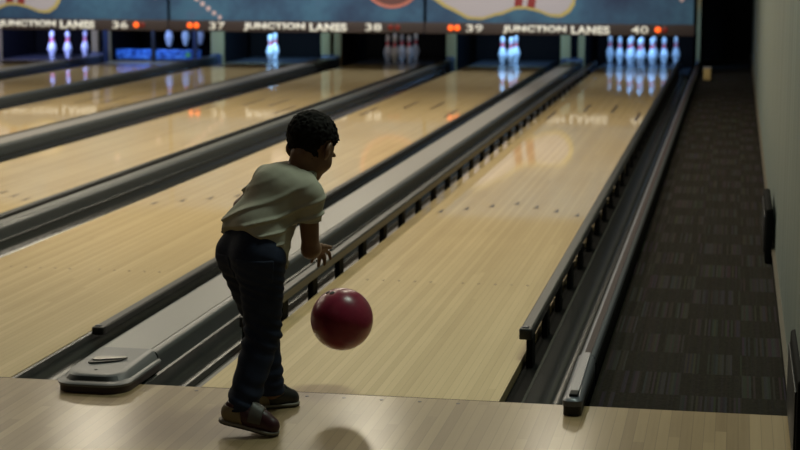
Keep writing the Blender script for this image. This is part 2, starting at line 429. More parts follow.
kick(-2.675, -2.54, 'narrow beige-edged kickback panel right of the unlit rack of pins', [(-2.675, -2.54)])
kick(-6.07, -5.89, 'narrow beige-edged kickback panel right of the blue sweep board', [(-6.07, -5.89)])
kick(.752, .80, 'slim beige-edged kickback panel at the right end, beside the full rack', [(.752, .80)])
kick(-9.6, -9.26, 'beige-edged kickback panel at the far left edge, left of the violet-lit pins', [(-9.4, -9.26)])
for n in LANES:
    where = {40: 'behind the full rack of ten pins', 39: 'behind the three blue-white pins', 38: 'behind the unlit rack of pins', 37: 'behind the single bright pin pair', 36: 'behind the blue sweep board', 35: 'behind the violet-lit pins'}[n]
    r = MB().box(LANES[n]-LW/2-.15, LANES[n]+LW/2+.15, 19.75, 19.78, -.1, 1.5).build('pit_curtain', M['black']); tag(r, 'black pit curtain hanging '+where, 'curtain')

# masking units -----------------------------------------------------------
YM = 16.5
def text_mesh(s, x0, x1, z0, z1, y, parent, name, material, bold=.035):
    cu = bpy.data.curves.new(name, 'FONT'); cu.body = s; cu.offset = bold; cu.extrude = .0; cu.space_character = 1.08
    o = bpy.data.objects.new(name, cu); COL.objects.link(o)
    C.view_layer.update(); dg = C.evaluated_depsgraph_get()
    me = bpy.data.meshes.new_from_object(o.evaluated_get(dg)); bpy.data.objects.remove(o); me.name = name
    bm = bmesh.new(); bm.from_mesh(me)
    g = bmesh.ops.extrude_face_region(bm, geom=list(bm.faces)); 
    vs = [v for v in g['geom'] if isinstance(v, bmesh.types.BMVert)]
    xs = [v.co.x for v in bm.verts]; ys = [v.co.y for v in bm.verts]; X0, X1, Y0, Y1 = min(xs), max(xs), min(ys), max(ys)
    top = set(vs); pl = world_loc(parent)
    for v in bm.verts:
        d = .012 if v in top else 0.
        v.co = Vector((x0+(v.co.x-X0)/(X1-X0)*(x1-x0), y-d, z0+(v.co.y-Y0)/(Y1-Y0)*(z1-z0))) - pl
    bmesh.ops.recalc_face_normals(bm, faces=bm.faces); bm.to_mesh(me); bm.free()
    return link(name, me, material, parent)

def flat(pts, y, d=.006):
    return MB().loft([[(x, y, z) for x, z in pts], [(x, y-d, z) for x, z in pts]])
def pin_half(tt):
    """half width of a pin outline for tt 0 (foot) to 1 (top), height = 1"""
    K = [(0, .068), (.02, .075), (.15, .12), (.30, .159), (.38, .154), (.5, .115), (.62, .068), (.67, .062), (.75, .066), (.86, .084), (.92, .080), (.97, .052), (1, .004)]
    for (a, va), (b, vb) in zip(K, K[1:]):
        if a <= tt <= b:
            f = (tt-a)/(b-a); f = f*f*(3-2*f)*.5+f*.5
            return va+(vb-va)*f
    return .0
def pin_shape(cx, cz, L, ang, grow=0., t0=0., t1=1., n=40, fat=1.):
    ca, sa = math.cos(ang), math.sin(ang); up = []; dn = []
    for i in range(n+1):
        tt = t0+(t1-t0)*i/n; h = pin_half(tt)*L*fat+grow; u = (tt-.5)*L
        if grow and t0 == 0 and t1 == 1: u = (tt-.5)*(L+2*grow)
        up.append((cx+u*ca-h*sa, cz+u*sa+h*ca)); dn.append((cx+u*ca+h*sa, cz+u*sa-h*ca))
    return dn+up[::-1]
def circ(cx, cz, r, n=40): return [(cx+r*math.cos(2*PI*i/n), cz+r*math.sin(2*PI*i/n)) for i in range(n)]

def mask(x0, x1, label, kind):
    r = empty('masking_unit', ((x0+x1)/2, YM+.05, .5), label, 'masking unit')
    pn = MB().box(x0+.022, x1-.022, YM, YM+.06, .5, 1.85).build('mural_panel', M['mural_bg'], r)
    MB().box(x0+.004, x1-.004, YM+.06, YM+.10, .52, 1.9).build('backing_frame', M['black'], r)
    MB().bbox(x0+.005, x1-.005, YM-.03, YM, .497, .640, .006).build('sign_band', M['band'], r, smooth=40)
    k = 0
    def art(pts, mt, nm, d):
        flat(pts, YM-.0005, d).build(nm, mt, pn)
    if kind == 'pin':
        cx, cz, L, an = x1-2.42, 1.04, 1.80, math.radians(-7.5)
        art(pin_shape(cx, cz, L, an, .036, fat=1.3), M['mural_yellow'], 'pin_outline', .004)
        art(pin_shape(cx, cz, L, an, 0, fat=1.3), M['mural_white'], 'pin_picture', .008)
        for (a, b) in ((.60, .655), (.69, .745)):
            art(pin_shape(cx, cz, L, an, .0, a, b, 6, fat=1.3), M['red_paint'], 'pin_stripe', .011)
        for (dx, dz, rr) in ((.55, 1.35, .035), (.78, .95, .03), (.5, 1.6, .05), (.2, 1.2, .04), (-2.7, 1.25, .035)):
            if x0+.2 < x1-.15+0 and x1-.15-.0 > x0: art(circ(x1-.95+dx if dx > 0 else x1+dx-.25, dz, rr), M['mural_spot'], 'light_spot', .004)
    else:
        art(circ(x0+2.99, 1.23, .415), M['mural_pink'], 'ball_outline', .004)
        art(circ(x0+2.99, 1.23, .375), M['mural_ball'], 'ball_picture', .008)
        for j in range(9):
            tt = j/8
            art(circ(x0+.70-.62*tt, .68+.42*tt+.12*tt*tt, .028+.012*tt, 16), M['mural_spot'], 'light_spot', .004)
        art(pin_shape(x0+1.6, 1.45, .85, math.radians(70), 0, fat=1.2), M['mural_white'], 'pin_picture', .006)
    return r
def word(parent, x0, x1, z0, z1):
    for s, a, b in (('JUNCTION', 0, .597), ('LANES', .643, 1)):
        text_mesh(s, x0+(x1-x0)*a, x0+(x1-x0)*b, z0, z1, YM-.0295, parent, 'lettering', M['white_lit'], .05)
def num(parent, s, xc): return text_mesh(s, xc-.105, xc+.105, .522, .618, YM-.0295, parent, 'lane_number', M['white_lit'], .02)
def led(parent, x, on):
    z = .574
    bm = MB(); n = 20
    bm.loft([[(x+.036*k*math.cos(2*PI*j/n), YM-.03-d, z+.036*k*math.sin(2*PI*j/n)) for j in range(n)] for k, d in ((1, 0), (1, .012), (.7, .018), (.1, .02))])
    bm.build('indicator_light', M['led_on'] if on else M['led_off'], parent, smooth=40)
r1 = mask(-2.64, .77, 'masking sign over the two nearest lanes, with a large lying pin and lane number 40', 'pin')
word(r1, -1.632, -.281, .507, .612); num(r1, '39', -1.992); num(r1, '40', .092)
led(r1, -2.30, 1); led(r1, -2.215, 1); led(r1, .315, 1); led(r1, .40, 0)
r2 = mask(-6.06, -2.64, 'masking sign over the middle two lanes, with a brown ball picture and lane number 38', 'ball')
word(r2, -5.03, -3.655, .511, .616); num(r2, '37', -5.387); num(r2, '38', -3.304)
led(r2, -5.76, 1); led(r2, -5.672, 1); led(r2, -3.08, 0); led(r2, -2.99, 0)
r3 = mask(-9.47, -6.06, 'masking sign at the top left corner, with lane number 36', 'pin')
word(r3, -8.425, -7.075, .515, .620); num(r3, '36', -6.72)
led(r3, -6.497, 1); led(r3, -6.41, 0)

# pins ----------------------------------------------------------------------
PH = .381
def pin_proto():
    prof = [(.0285, 0.), (.0305, .004)]
    for i in range(2, 41): prof.append((max(.001, pin_half(i/40)*PH), PH*i/40))
    b = MB().lathe(prof, (0, 0, 0), 22)
    st = MB()
    for (z0, z1) in ((.228, .250), (.261, .284)):
        ring = []
        for i in range(5):
            z = z0+(z1-z0)*i/4; ring.append((pin_half(z/PH)*PH+.0012, z))
        st.lathe(ring, (0, 0, 0), 22)
    return b, st
pb, ps = pin_proto()
pin0 = pb.build('bowling_pin', M['pin'], smooth=60)
str0 = ps.build('neck_stripe', M['pin_red'], pin0, smooth=60)
first = [True]
def pin(x, y, z, label, group):
    if first[0]: o = pin0; first[0] = False
    else:
        o = pin0.copy(); COL.objects.link(o); s = str0.copy(); COL.objects.link(s); s.parent = o
    o.location = (x, y, z)
    tag(o, label, 'bowling pin', group); return o
SPOT = {1: (0, 18.29), 2: (-.1524, 18.554), 3: (.1524, 18.554), 4: (-.3048, 18.818), 5: (0, 18.818), 6: (.3048, 18.818),
        7: (-.4572, 19.082), 8: (-.1524, 19.082), 9: (.1524, 19.082), 10: (.4572, 19.082)}
WORD = {1: 'front point', 2: 'left of the second row', 3: 'right of the second row', 4: 'left end of the third row', 5: 'middle of the third row', 6: 'right end of the third row',
        7: 'left end of the back row', 8: 'left inner place of the back row', 9: 'right inner place of the back row', 10: 'right end of the back row'}
for k in range(1, 11):
    pin(SPOT[k][0], SPOT[k][1], 0, 'blue-white bowling pin at the %s of the full rack' % WORD[k], 'full rack of pins')
for k, txt in ((2, 'leftmost'), (1, 'middle, front'), (5, 'rightmost, rear')):
    pin(LANES[39]+SPOT[k][0]+.018, SPOT[k][1], 0, 'blue-white bowling pin, %s of the three left standing under the nearest sign' % txt, 'three standing pins')
for k in (1, 2, 3, 5, 8, 9):
    pin(LANES[38]+SPOT[k][0]+.03, SPOT[k][1]+(.0), 0, 'dim unlit pin at the %s, in the dark rack' % WORD[k], 'unlit rack of pins')
for k, txt in ((1, 'front'), (5, 'rear')):
    pin(LANES[37]+SPOT[k][0]+(.015 if k == 1 else -.055), SPOT[k][1], 0, 'bright bowling pin, %s one of the overlapping pair standing alone' % txt, 'overlapping pin pair')
for x, y, txt in ((-6.735, 18.55, 'leftmost'), (-6.575, 18.82, 'middle one'), (-6.43, 19.08, 'rightmost')):
    pin(x, y, .185, 'violet bowling pin lifted above the blue sweep board, %s of three' % txt, 'lifted pins')
for x, y, txt in ((-8.52, 18.55, 'front of the overlapping pair'), (-8.62, 18.82, 'rear of the overlapping pair'), (-8.335, 18.70, 'second from the right'), (-8.14, 18.90, 'rightmost')):
    pin(x, y, 0, 'violet-lit pin at the top left, %s' % txt, 'violet-lit pins')

# sweep board (lane 36)
c36 = LANES[36]
r = empty('sweep_machine', (c36, 17.95, 0), 'blue sweep board lowered across the lane under number 36, with lifted pins above', 'sweep board')
MB().bbox(c36-.50, c36+.74, 17.93, 17.98, .03, .17, .008).build('sweep_board', M['sweep'], r, smooth=40)
g = MB(); n = 16
g.loft([[(c36+.56+.035*k*math.cos(2*PI*j/n), 17.93-d, .10+.035*k*math.sin(2*PI*j/n)) for j in range(n)] for k, d in ((1, 0), (1, .008), (.1, .01))])
g.build('marker', M['green'], r, smooth=40)
for s in (-1, 1): MB().bbox(c36+s*.66-.03, c36+s*.66+.03, 17.92, 18.0, -.03, .62, .008).build('sweep_arm', M['sweepfoot'], r, smooth=40)
MB().bbox(c36+.045, c36+.095, 17.86, 17.9, .001, .75, .008).build('lift_bar', M['post'], r, smooth=40)

r = empty('setting_table', (c36, 18.8, .566), 'dark pin setting table holding the three lifted pins', 'setting table')
MB().box(c36-.5, c36+.5, 18.5, 19.2, .5665, .60).build('table_plate', M['metal'], r)
MB().box(c36-.04, c36+.04, 18.8, 18.9, .60, 1.5).build('lift_column', M['metal'], r)
# small white box on the aisle at the far end
r = empty('small_box', (.945, 15.9, 0), 'small pale box on the dark aisle floor near the far end', 'box')
MB().bbox(.90, .99, 15.85, 15.95, -.004, .14, .01).build('box_body', M['kick'], r, smooth=40)
MB().bbox(.895, .995, 15.845, 15.955, .14, .155, .004).build('lid', M['cap'], r, smooth=40)

# ------------------------------------------------------------------ ball
BC = Vector((-.029, .045, .255)); BR = .1085
bm = bmesh.new(); bmesh.ops.create_uvsphere(bm, u_segments=64, v_segments=40, radius=BR)
me = bpy.data.meshes.new('bowling_ball'); bm.to_mesh(me); bm.free()
ball = link('bowling_ball', me, M['ball'], None, 0); ball.location = BC
tag(ball, 'dark red bowling ball in the air beside the child, just past the foul line', 'bowling ball')
cam_r = Vector((math.cos(.188), math.sin(.188), 0))
def hole(dx, dz, r):
    """finger hole at image offset (dx, dz) in ball radii as seen from the approach"""
    f = Vector((-math.sin(.188), math.cos(.188), 0))*-1
    dd = math.sqrt(max(0, 1-dx*dx-dz*dz))
    d = (cam_r*dx + Vector((0, 0, 1))*(dz*.985+dd*.17) + f*(dd*.985-dz*.17)).normalized()
    a = d.orthogonal().normalized(); b = d.cross(a); n = 18
    rings = []
    for k, off in ((1.0, -.0025), (1.0, .0009), (.9, .0011), (.02, .0011)):
        rings.append([d*(math.sqrt(BR*BR-(r*k)**2)+off-0.0) + (a*math.cos(2*PI*j/n)+b*math.sin(2*PI*j/n))*r*k for j in range(n)])
    q = MB().loft(rings); q.build('finger_hole', M['hole'], ball, smooth=40, rel=Vector((0, 0, 0)))
hole(-.445, .855, .0085); hole(-.30, .848, .0095); #@@BOY0
# ------------------------------------------------------------------ the boy
class Field:
    """a signed-distance grid; shapes blend smoothly, then one continuous surface is taken from it"""
    def __init__(s, lo, hi, h):
        s.lo = np.array(lo, np.float32); s.h = h
        s.n = np.ceil((np.array(hi)-np.array(lo))/h).astype(int)+1
        s.D = np.full(s.n, 1., np.float32)
    def block(s, lo, hi):
        a = np.clip(np.floor((np.array(lo)-s.lo)/s.h).astype(int), 0, s.n-1); b = np.clip(np.ceil((np.array(hi)-s.lo)/s.h).astype(int)+1, 1, s.n)
        sl = tuple(slice(int(i), int(j)) for i, j in zip(a, b))
        ax = [(s.lo[i]+s.h*np.arange(a[i], b[i])).astype(np.float32) for i in range(3)]
        return sl, np.meshgrid(*ax, indexing='ij', sparse=True)
    @staticmethod
    def smin(a, b, k):
        if k <= 0: return np.minimum(a, b)
        h = np.maximum(k-np.abs(a-b), 0)/k
        return np.minimum(a, b)-h*h*k*.25
    def put(s, fn, lo, hi, k, sub=False):
        m = k+3*s.h+.012
        sl, (X, Y, Z) = s.block(np.array(lo)-m, np.array(hi)+m)
        d = fn(X, Y, Z)
        s.D[sl] = -s.smin(-s.D[sl], d, k) if sub else s.smin(s.D[sl], d, k)
    def cone(s, a, b, ra, rb, k=.02, sub=False):
        a = np.array(a, np.float32); b = np.array(b, np.float32); ba = b-a; L = max(float(ba@ba), 1e-9)
        def fn(X, Y, Z):
            t = np.clip(((X-a[0])*ba[0]+(Y-a[1])*ba[1]+(Z-a[2])*ba[2])/L, 0, 1)
            return np.sqrt((X-a[0]-t*ba[0])**2+(Y-a[1]-t*ba[1])**2+(Z-a[2]-t*ba[2])**2)-(ra+(rb-ra)*t)
        r = max(ra, rb); s.put(fn, np.minimum(a, b)-r, np.maximum(a, b)+r, k, sub)
    def ell(s, c, r, k=.02, R=None, sub=False):
        c = np.array(c, np.float32); r = np.array(r, np.float32); R = np.eye(3) if R is None else np.array(R)
        def fn(X, Y, Z):
            x, y, z = X-c[0], Y-c[1], Z-c[2]
            q = [R[0][i]*x+R[1][i]*y+R[2][i]*z for i in range(3)]
            k0 = np.sqrt(sum((q[i]/r[i])**2 for i in range(3))); k1 = np.sqrt(sum((q[i]/r[i]**2)**2 for i in range(3)))+1e-6
            return k0*(k0-1)/k1
        s.put(fn, c-r.max(), c+r.max(), k, sub)
    def all(s): return s.block(s.lo, s.lo+s.h*s.n)[1]
    def displace(s, fn):
        X, Y, Z = np.meshgrid(*[(s.lo[i]+s.h*np.arange(s.n[i])).astype(np.float32) for i in range(3)], indexing='ij')
        m = np.abs(s.D) < .035
        s.D[m] += fn(X[m], Y[m], Z[m]).astype(np.float32)
    def cut(s, fn):
        """keep only where fn < 0"""
        X, Y, Z = s.all(); s.D = np.maximum(s.D, fn(X, Y, Z).astype(np.float32))
    def mesh(s, name):
        D = s.D; ins = D < 0; nx, ny, nz = D.shape
        off = [(i, j, k) for i in (0, 1) for j in (0, 1) for k in (0, 1)]
        cnt = sum(ins[i:nx-1+i, j:ny-1+j, k:nz-1+k].astype(np.uint8) for i, j, k in off)
        cells = np.argwhere((cnt > 0) & (cnt < 8)); N = len(cells)
        idx = np.full((nx-1, ny-1, nz-1), -1, np.int32); idx[tuple(cells.T)] = np.arange(N)
        vals = np.stack([D[cells[:, 0]+i, cells[:, 1]+j, cells[:, 2]+k] for i, j, k in off], 1)
        O = np.array(off, np.float32); acc = np.zeros((N, 3), np.float32); num = np.zeros((N, 1), np.float32)
        for a in range(8):
            for b in range(a+1, 8):
                if np.abs(O[a]-O[b]).sum() != 1: continue
                va, vb = vals[:, a], vals[:, b]; m = (va < 0) != (vb < 0)
                t = np.where(m, va/np.where(m, va-vb, 1), 0)[:, None]
                acc += np.where(m[:, None], O[a]+t*(O[b]-O[a]), 0); num += m[:, None]
        V = s.lo+s.h*(cells+acc/num)
        F = []
        for ax in range(3):
            u, w = (ax+1) % 3, (ax+2) % 3
            A = np.moveaxis(ins, ax, 0); e = np.argwhere(A[1:] != A[:-1])
            full = np.zeros((len(e), 3), int); full[:, ax] = e[:, 0]
            rest = [i for i in range(3) if i != ax]; full[:, rest[0]] = e[:, 1]; full[:, rest[1]] = e[:, 2]
            ok = (full[:, u] > 0) & (full[:, w] > 0) & (full[:, u] < s.n[u]-1) & (full[:, w] < s.n[w]-1); full = full[ok]
            du = np.zeros(3, int); du[u] = 1; dw = np.zeros(3, int); dw[w] = 1
            q = np.stack([idx[tuple((full-du-dw).T)], idx[tuple((full-dw).T)], idx[tuple(full.T)], idx[tuple((full-du).T)]], 1)
            flip = ~ins[tuple(full.T)]; q[flip] = q[flip][:, ::-1]; F.append(q)
        F = np.concatenate(F)
        me = bpy.data.meshes.new(name)
        me.vertices.add(N); me.vertices.foreach_set('co', V.astype(np.float32).ravel())
        me.loops.add(len(F)*4); me.loops.foreach_set('vertex_index', F.astype(np.int32).ravel())
        me.polygons.add(len(F)); me.polygons.foreach_set('loop_start', np.arange(0, len(F)*4, 4, dtype=np.int32))
        me.update(calc_edges=True); me.validate()
        return me
    def build(s, name, material, parent, smooth=0):
        me = s.mesh(name); o = link(name, me, material, parent, smooth)
        pl = world_loc(parent)
        me.transform(Matrix.Translation(-pl)); return o
    def clone(s):
        c = Field.__new__(Field); c.lo, c.h, c.n, c.D = s.lo, s.h, s.n, s.D.copy(); return c

nrs = np.random.RandomState(5)
_W = nrs.normal(size=(24, 3)); _W /= np.linalg.norm(_W, axis=1)[:, None]; _PH = nrs.uniform(0, 6.28, 24)
def wob(X, Y, Z, freq, i0=0, n=6):
    return sum(np.sin(freq*(1+.23*(i % 4))*(X*_W[i][0]+Y*_W[i][1]+Z*_W[i][2])+_PH[i]) for i in range(i0, i0+n))/n

A_ = np.array
BODY = empty('person', (-.21, -.40, 0), 'child in pale t-shirt and dark jeans leaning forward after releasing the ball', 'person')
pel = A_([-.225, -.395, .555]); hipR = A_([-.172, -.450, .545]); hipL = A_([-.272, -.345, .54])
knR = A_([-.180, -.435, .300]); anR = A_([-.222, -.552, .088]); knL = A_([-.243, -.215, .285]); anL = A_([-.212, -.238, .062])
waist = A_([-.215, -.385, .625]); chest = A_([-.150, -.315, .740]); nek = A_([-.102, -.265, .800])
shL = A_([-.214, -.215, .765]); shR = A_([-.050, -.355, .735])
elR = A_([-.046, -.335, .563]); wrR = A_([-.060, -.215, .547]); elL = A_([-.333, -.130, .665]); wrL = A_([-.325, -.040, .585])
Rp = A_([.643, -.766, 0.]); Fp = A_([.766, .643, 0.])
# head frame: turned right of the lane, bowed
th, pt = math.radians(23), math.radians(36)
hY = A_([math.sin(th)*math.cos(pt), math.cos(th)*math.cos(pt), -math.sin(pt)]); hX = A_([math.cos(th), -math.sin(th), 0.]); hZ = np.cross(hX, hY)
HR = np.stack([hX, hY, hZ], 1); HC = A_([-.066, -.225, .884])
def hp(x, y, z): return HC+HR@A_([x, y, z])

def skull(F):
    F.ell(hp(0, -.012, .022), (.069, .086, .073), .02, HR)
    F.ell(hp(0, .030, -.032), (.053, .054, .066), .03, HR)
    F.ell(hp(0, .058, -.082), (.022, .020, .016), .025, HR)
def head(F):
    skull(F)
    for s in (-1, 1):
        F.ell(hp(s*.030, .054, -.030), (.022, .020, .022), .02, HR)
        F.ell(hp(s*.026, .076, .014), (.020, .010, .008), .014, HR)          # brow
        F.ell(hp(s*.028, .083, -.003), (.014, .010, .009), .010, HR, sub=True) # eye socket
    F.cone(hp(0, .077, .004), hp(0, .091, -.026), .006, .0095, .010)          # nose
    for s in (-1, 1): F.ell(hp(s*.009, .085, -.030), (.007, .009, .006), .006, HR)
    F.ell(hp(0, .083, -.052), (.019, .008, .0055), .006, HR); F.ell(hp(0, .082, -.061), (.016, .008, .006), .006, HR)
    F.cone(hp(-.016, .092, -.0565), hp(.016, .092, -.0565), .0016, .0016, .003, sub=True)
    for s in (-1, 1):                                                           # ears
        c, sn = math.cos(s*.35), math.sin(s*.35)
        ER = HR@A_([[c, -sn, 0], [sn, c, 0], [0, 0, 1]])
        F.ell(hp(s*.077, -.008, -.012), (.009, .018, .027), .006, ER)
        F.ell(hp(s*.086, -.004, -.008), (.006, .011, .018), .005, ER, sub=True)
        F.ell(hp(s*.071, -.002, -.036), (.006, .009, .009), .006, ER)

# skin: one continuous body
B = Field((-.46, -.66, .02), (.07, .09, 1.02), .0036)
B.cone(hipR, knR, .062, .042, .03); B.cone(knR, anR, .042, .032, .02); B.cone(hipL, knL, .062, .042, .03); B.cone(knL, anL, .042, .030, .02)
B.cone(anR, anR+A_([.08, 0, -.045]), .028, .022, .02); B.cone(anL, anL+A_([.05, .04, -.028]), .026, .02, .02)
for s in (-1, 1):
    B.cone(pel+Rp*.026*s, waist+Rp*.018*s, .068, .056, .03); B.cone(waist+Rp*.022*s, chest+Rp*.03*s, .066, .072, .03)
B.cone(chest, nek, .07, .04, .03); B.cone(shL, chest, .038, .06, .03); B.cone(shR, chest, .038, .06, .03)
B.cone(nek, hp(0, -.03, -.05), .040, .038, .02)
B.cone(shR, elR, .036, .0275, .02); B.cone(elR, wrR, .0275, .0185, .012); B.cone(elR+(wrR-elR)*.1, elR+(wrR-elR)*.45, .0265, .0265, .02)
B.cone(shL, elL, .036, .027, .02); B.cone(elL, wrL, .027, .018, .012)
head(B)
# right hand, open after the release: palm, four bent fingers, thumb
K = [(-.074, -.177, .521), (-.062, -.168, .519), (-.050, -.163, .524), (-.038, -.168, .533)]
T = [(-.088, -.150, .487), (-.068, -.138, .472), (-.048, -.133, .478), (-.026, -.138, .499)]
for k, tp, rr in zip(K, T, (.0062, .0068, .0070, .0068)):
    k = A_(k); tp = A_(tp); md = k+(tp-k)*.5+A_([.002, .010, .004])
    B.cone(wrR, k, .0135, .0085, .006); B.cone(k, md, rr+.0008, rr, .003); B.cone(md, tp, rr, rr-.0012, .002)
tb = wrR+A_([.014, .016, .002]); tm = A_([-.034, -.180, .546]); tt_ = A_([-.021, -.158, .541])
B.cone(wrR, tb, .013, .011, .008); B.cone(tb, tm, .0105, .008, .005); B.cone(tm, tt_, .008, .0065, .003)
# left hand, behind the body
d = A_([-.1, .5, -.75]); d /= np.linalg.norm(d); sx = np.cross(d, A_([0, 1, .3])); sx /= np.linalg.norm(sx); pn_ = np.cross(sx, d)
for i, (o, ln) in enumerate(((-.020, .040), (-.007, .048), (.007, .050), (.020, .044))):
    k = wrL+d*.052+sx*o; md = k+d*ln*.5+pn_*.003; tp = md+d*ln*.45+pn_*.012
    B.cone(wrL, k, .0135, .0085, .006); B.cone(k, md, .0072, .0066, .003); B.cone(md, tp, .0066, .0055, .002)
tb = wrL+d*.02+sx*.02; B.cone(wrL, tb, .013, .0105, .008); B.cone(tb, tb+d*.022+sx*.012, .010, .008, .004); B.cone(tb+d*.022+sx*.012, tb+d*.042+sx*.014+pn_*.006, .008, .006, .003)
body = B.build('body', M['skin'], BODY)
for s in (-1, 1):
    bm = bmesh.new(); bmesh.ops.create_uvsphere(bm, u_segments=16, v_segments=12, radius=.0105); me = bpy.data.meshes.new('eye'); bm.to_mesh(me); bm.free()
    e = link('eye', me, M['eye'], BODY, 0); e.location = Vector(hp(s*.028, .0715, -.003))-world_loc(BODY)
    c = hp(s*.028, .0815, -.004); q = MB()
    q.loft([[c+hX*.0052*k*math.cos(2*PI*j/14)+hZ*.0052*k*math.sin(2*PI*j/14)+hY*off for j in range(14)] for k, off in ((1, -.002), (1, .0002), (.7, .0009), (.02, .001))])
    q.build('iris', M['iris'], e, smooth=60)

# hair: short tight curls
H = Field(HC-.15, HC+.15, .0032)
H.ell(hp(0, -.015, .026), (.0755, .091, .0825), .01, HR)
Fh = Field(HC-.15, HC+.15, .0032); Fh.ell(hp(0, -.012, .022), (.069, .086, .073), 0, HR)
for i in range(1500):
    u = nrs.normal(size=3); u /= np.linalg.norm(u)
    q = A_([0, -.015, .026])+u*A_([.0755, .091, .0825]); H.cone(hp(*q), hp(*(q+nrs.normal(size=3)*.003)), .0048, .0040, .004)
def hairline(X, Y, Z):
    x, y, z = X-HC[0], Y-HC[1], Z-HC[2]
    lx = x*hX[0]+y*hX[1]+z*hX[2]; ly = x*hY[0]+y*hY[1]+z*hY[2]; lz = x*hZ[0]+y*hZ[1]+z*hZ[2]
    front = .052-lz+np.minimum(0, (.062-ly))*.2            # forehead line
    back = -.069-lz
    t = np.clip((ly+.012)/.050, 0, 1); t = t*t*(3-2*t)
    line = back*(1-t)+front*t
    ear = .034-np.sqrt(((ly+.002)/1.0)**2+((lz+.018)/1.25)**2)
    return np.maximum(line, np.where(np.abs(lx) > .05, ear, -1))
H.cut(hairline)
H.build('hair', M['hair'], BODY)

# shirt
sh = Field((-.44, -.58, .46), (.05, -.06, .90), .0038)
wl_ = A_([-.232, -.392, .575])
for s in (-1, 1):
    sh.cone(wl_+Rp*.040*s, waist+A_([-.008,0,0])+Rp*.038*s, .086, .081, .03); sh.cone(waist+A_([-.008,0,0])+Rp*.038*s, chest+Rp*.040*s, .081, .078, .03)
sh.cone(chest, nek, .085, .050, .04); sh.cone(shL, chest, .047, .078, .04); sh.cone(shR, chest, .048, .078, .04)
sh.cone(shL, nek, .045, .044, .03); sh.cone(shR, nek, .046, .044, .03)
slR = shR+(elR-shR)*.46; sh.cone(shR, slR+A_([.004, -.002, 0]), .047, .0405, .025)
slL = shL+(elL-shL)*.62; sh.cone(shL, slL, .047, .041, .025)
sh.cone(A_([-.150, -.425, .60]), A_([-.142, -.425, .50]), .052, .046, .04)
shD = sh.clone()
def folds(X, Y, Z):
    xr = X*.98+Y*.18
    s = Z-.40*xr+.042*wob(X, Y, Z, 11, 0, 6)+.25*(X+.2)**2*4
    low = np.clip((.80-Z)/.12, .15, 1)
    a = np.sin(135*s+1.2*wob(X, Y, Z, 22, 6, 6))
    return -.0125*low*(np.maximum(a, 0)**3-.3)*(.75+.7*wob(X, Y, Z, 18, 12, 6))-.0018*wob(X, Y, Z, 60, 3, 6)
sh.displace(folds)
hA, hB, hC = A_([-.347, -.33, .594]), A_([-.181, -.47, .604]), A_([-.118, -.40, .512])
hn = np.cross(hB-hA, hC-hA); hn /= np.linalg.norm(hn); hn = hn if hn[2] > 0 else -hn
def hem(X, Y, Z):
    zc = hA[2]-((X-hA[0])*hn[0]+(Y-hA[1])*hn[1])/hn[2]
    w = np.clip(((X-pel[0])*Fp[0]+(Y-pel[1])*Fp[1]+.005)/.05, 0, 1)
    return (zc*(1-w)+np.minimum(zc, .553)*w+.005*np.sin(X*60)*np.cos(Y*45)-Z)*.9
sh.cone(wl_+Fp*.022-A_([0, 0, .03]), chest+Fp*.01, .084, .08, .04)
sh.cut(hem)
# sleeve openings and neck hole
ax_ = (elR-shR)/np.linalg.norm(elR-shR); sh.cut(lambda X, Y, Z: np.where((X > -.10) & (Z < .70), (X-slR[0])*ax_[0]+(Y-slR[1])*ax_[1]+(Z-slR[2])*ax_[2], -1.))
sh.cone(slR+ax_*.02, slR-ax_*.015, .034, .031, .002, sub=True)
axl = (elL-shL)/np.linalg.norm(elL-shL); sh.cut(lambda X, Y, Z: np.where(((X-slL[0])**2+(Y-slL[1])**2+(Z-slL[2])**2 < .075**2), (X-slL[0])*axl[0]+(Y-slL[1])*axl[1]+(Z-slL[2])*axl[2], -1.))
sh.cone(slL+axl*.02, slL-axl*.015, .034, .031, .002, sub=True)
na = hp(0, -.03, -.05)-nek; na /= np.linalg.norm(na)
nc = nek+na*.022
sh.cut(lambda X, Y, Z: np.where((X-nek[0])**2+(Y-nek[1])**2+(Z-nek[2])**2 < .07**2, (X-nc[0])*na[0]+(Y-nc[1])*na[1]+(Z-nc[2])*na[2], -1.))
shirt = sh.build('shirt', M['shirt'], BODY)
rib = MB(); rr = []
e1 = np.cross(na, A_([0, 0, 1.])); e1 /= np.linalg.norm(e1); e2 = np.cross(na, e1)
for j in range(33):
    an = 2*PI*j/32; rr.append(nc-na*.003+(e1*math.cos(an)+e2*math.sin(an))*.0465)
rib.tube(rr, .0065, 8); rib.build('collar', M['shirt_hem'], shirt, smooth=60)

# jeans
jn = Field((-.42, -.66, .03), (-.02, -.10, .68), .0038)
for s in (-1, 1): jn.cone(pel+Rp*.035*s-Fp*.006, waist+Rp*.030*s, .080, .072, .03)
jn.cone(hipR-Fp*.008, knR, .079, .0555, .04); jn.cone(knR, anR+A_([0, .004, 0]), .0555, .050, .02)
jn.cone(hipL-Fp*.008, knL, .077, .055, .04); jn.cone(knL, anL, .055, .047, .02)
def crease(X, Y, Z):
    kn = np.exp(-((Z-.295)/.06)**2); cf = np.exp(-((Z-.12)/.05)**2); hi = np.exp(-((Z-.47)/.07)**2)
    return -.0044*(kn+.8*cf+.5*hi)*np.sin(165*(Z+.35*X+.055*wob(X, Y, Z, 13, 0, 6))+2*wob(X, Y, Z, 12, 6, 6))-.003*wob(X, Y, Z, 38, 10, 6)
jn.displace(crease)
jn.cut(lambda X, Y, Z: np.where(Y < -.42, .079+.18*(-.222-X)*-1*.35-Z, .052-Z))
pk = jn.clone()
jeans = jn.build('jeans', M['jeans'], BODY)
wbz = A_([0, 0, 1.])
pc = A_([-.190, -.525, .515]); bx = pk.clone()
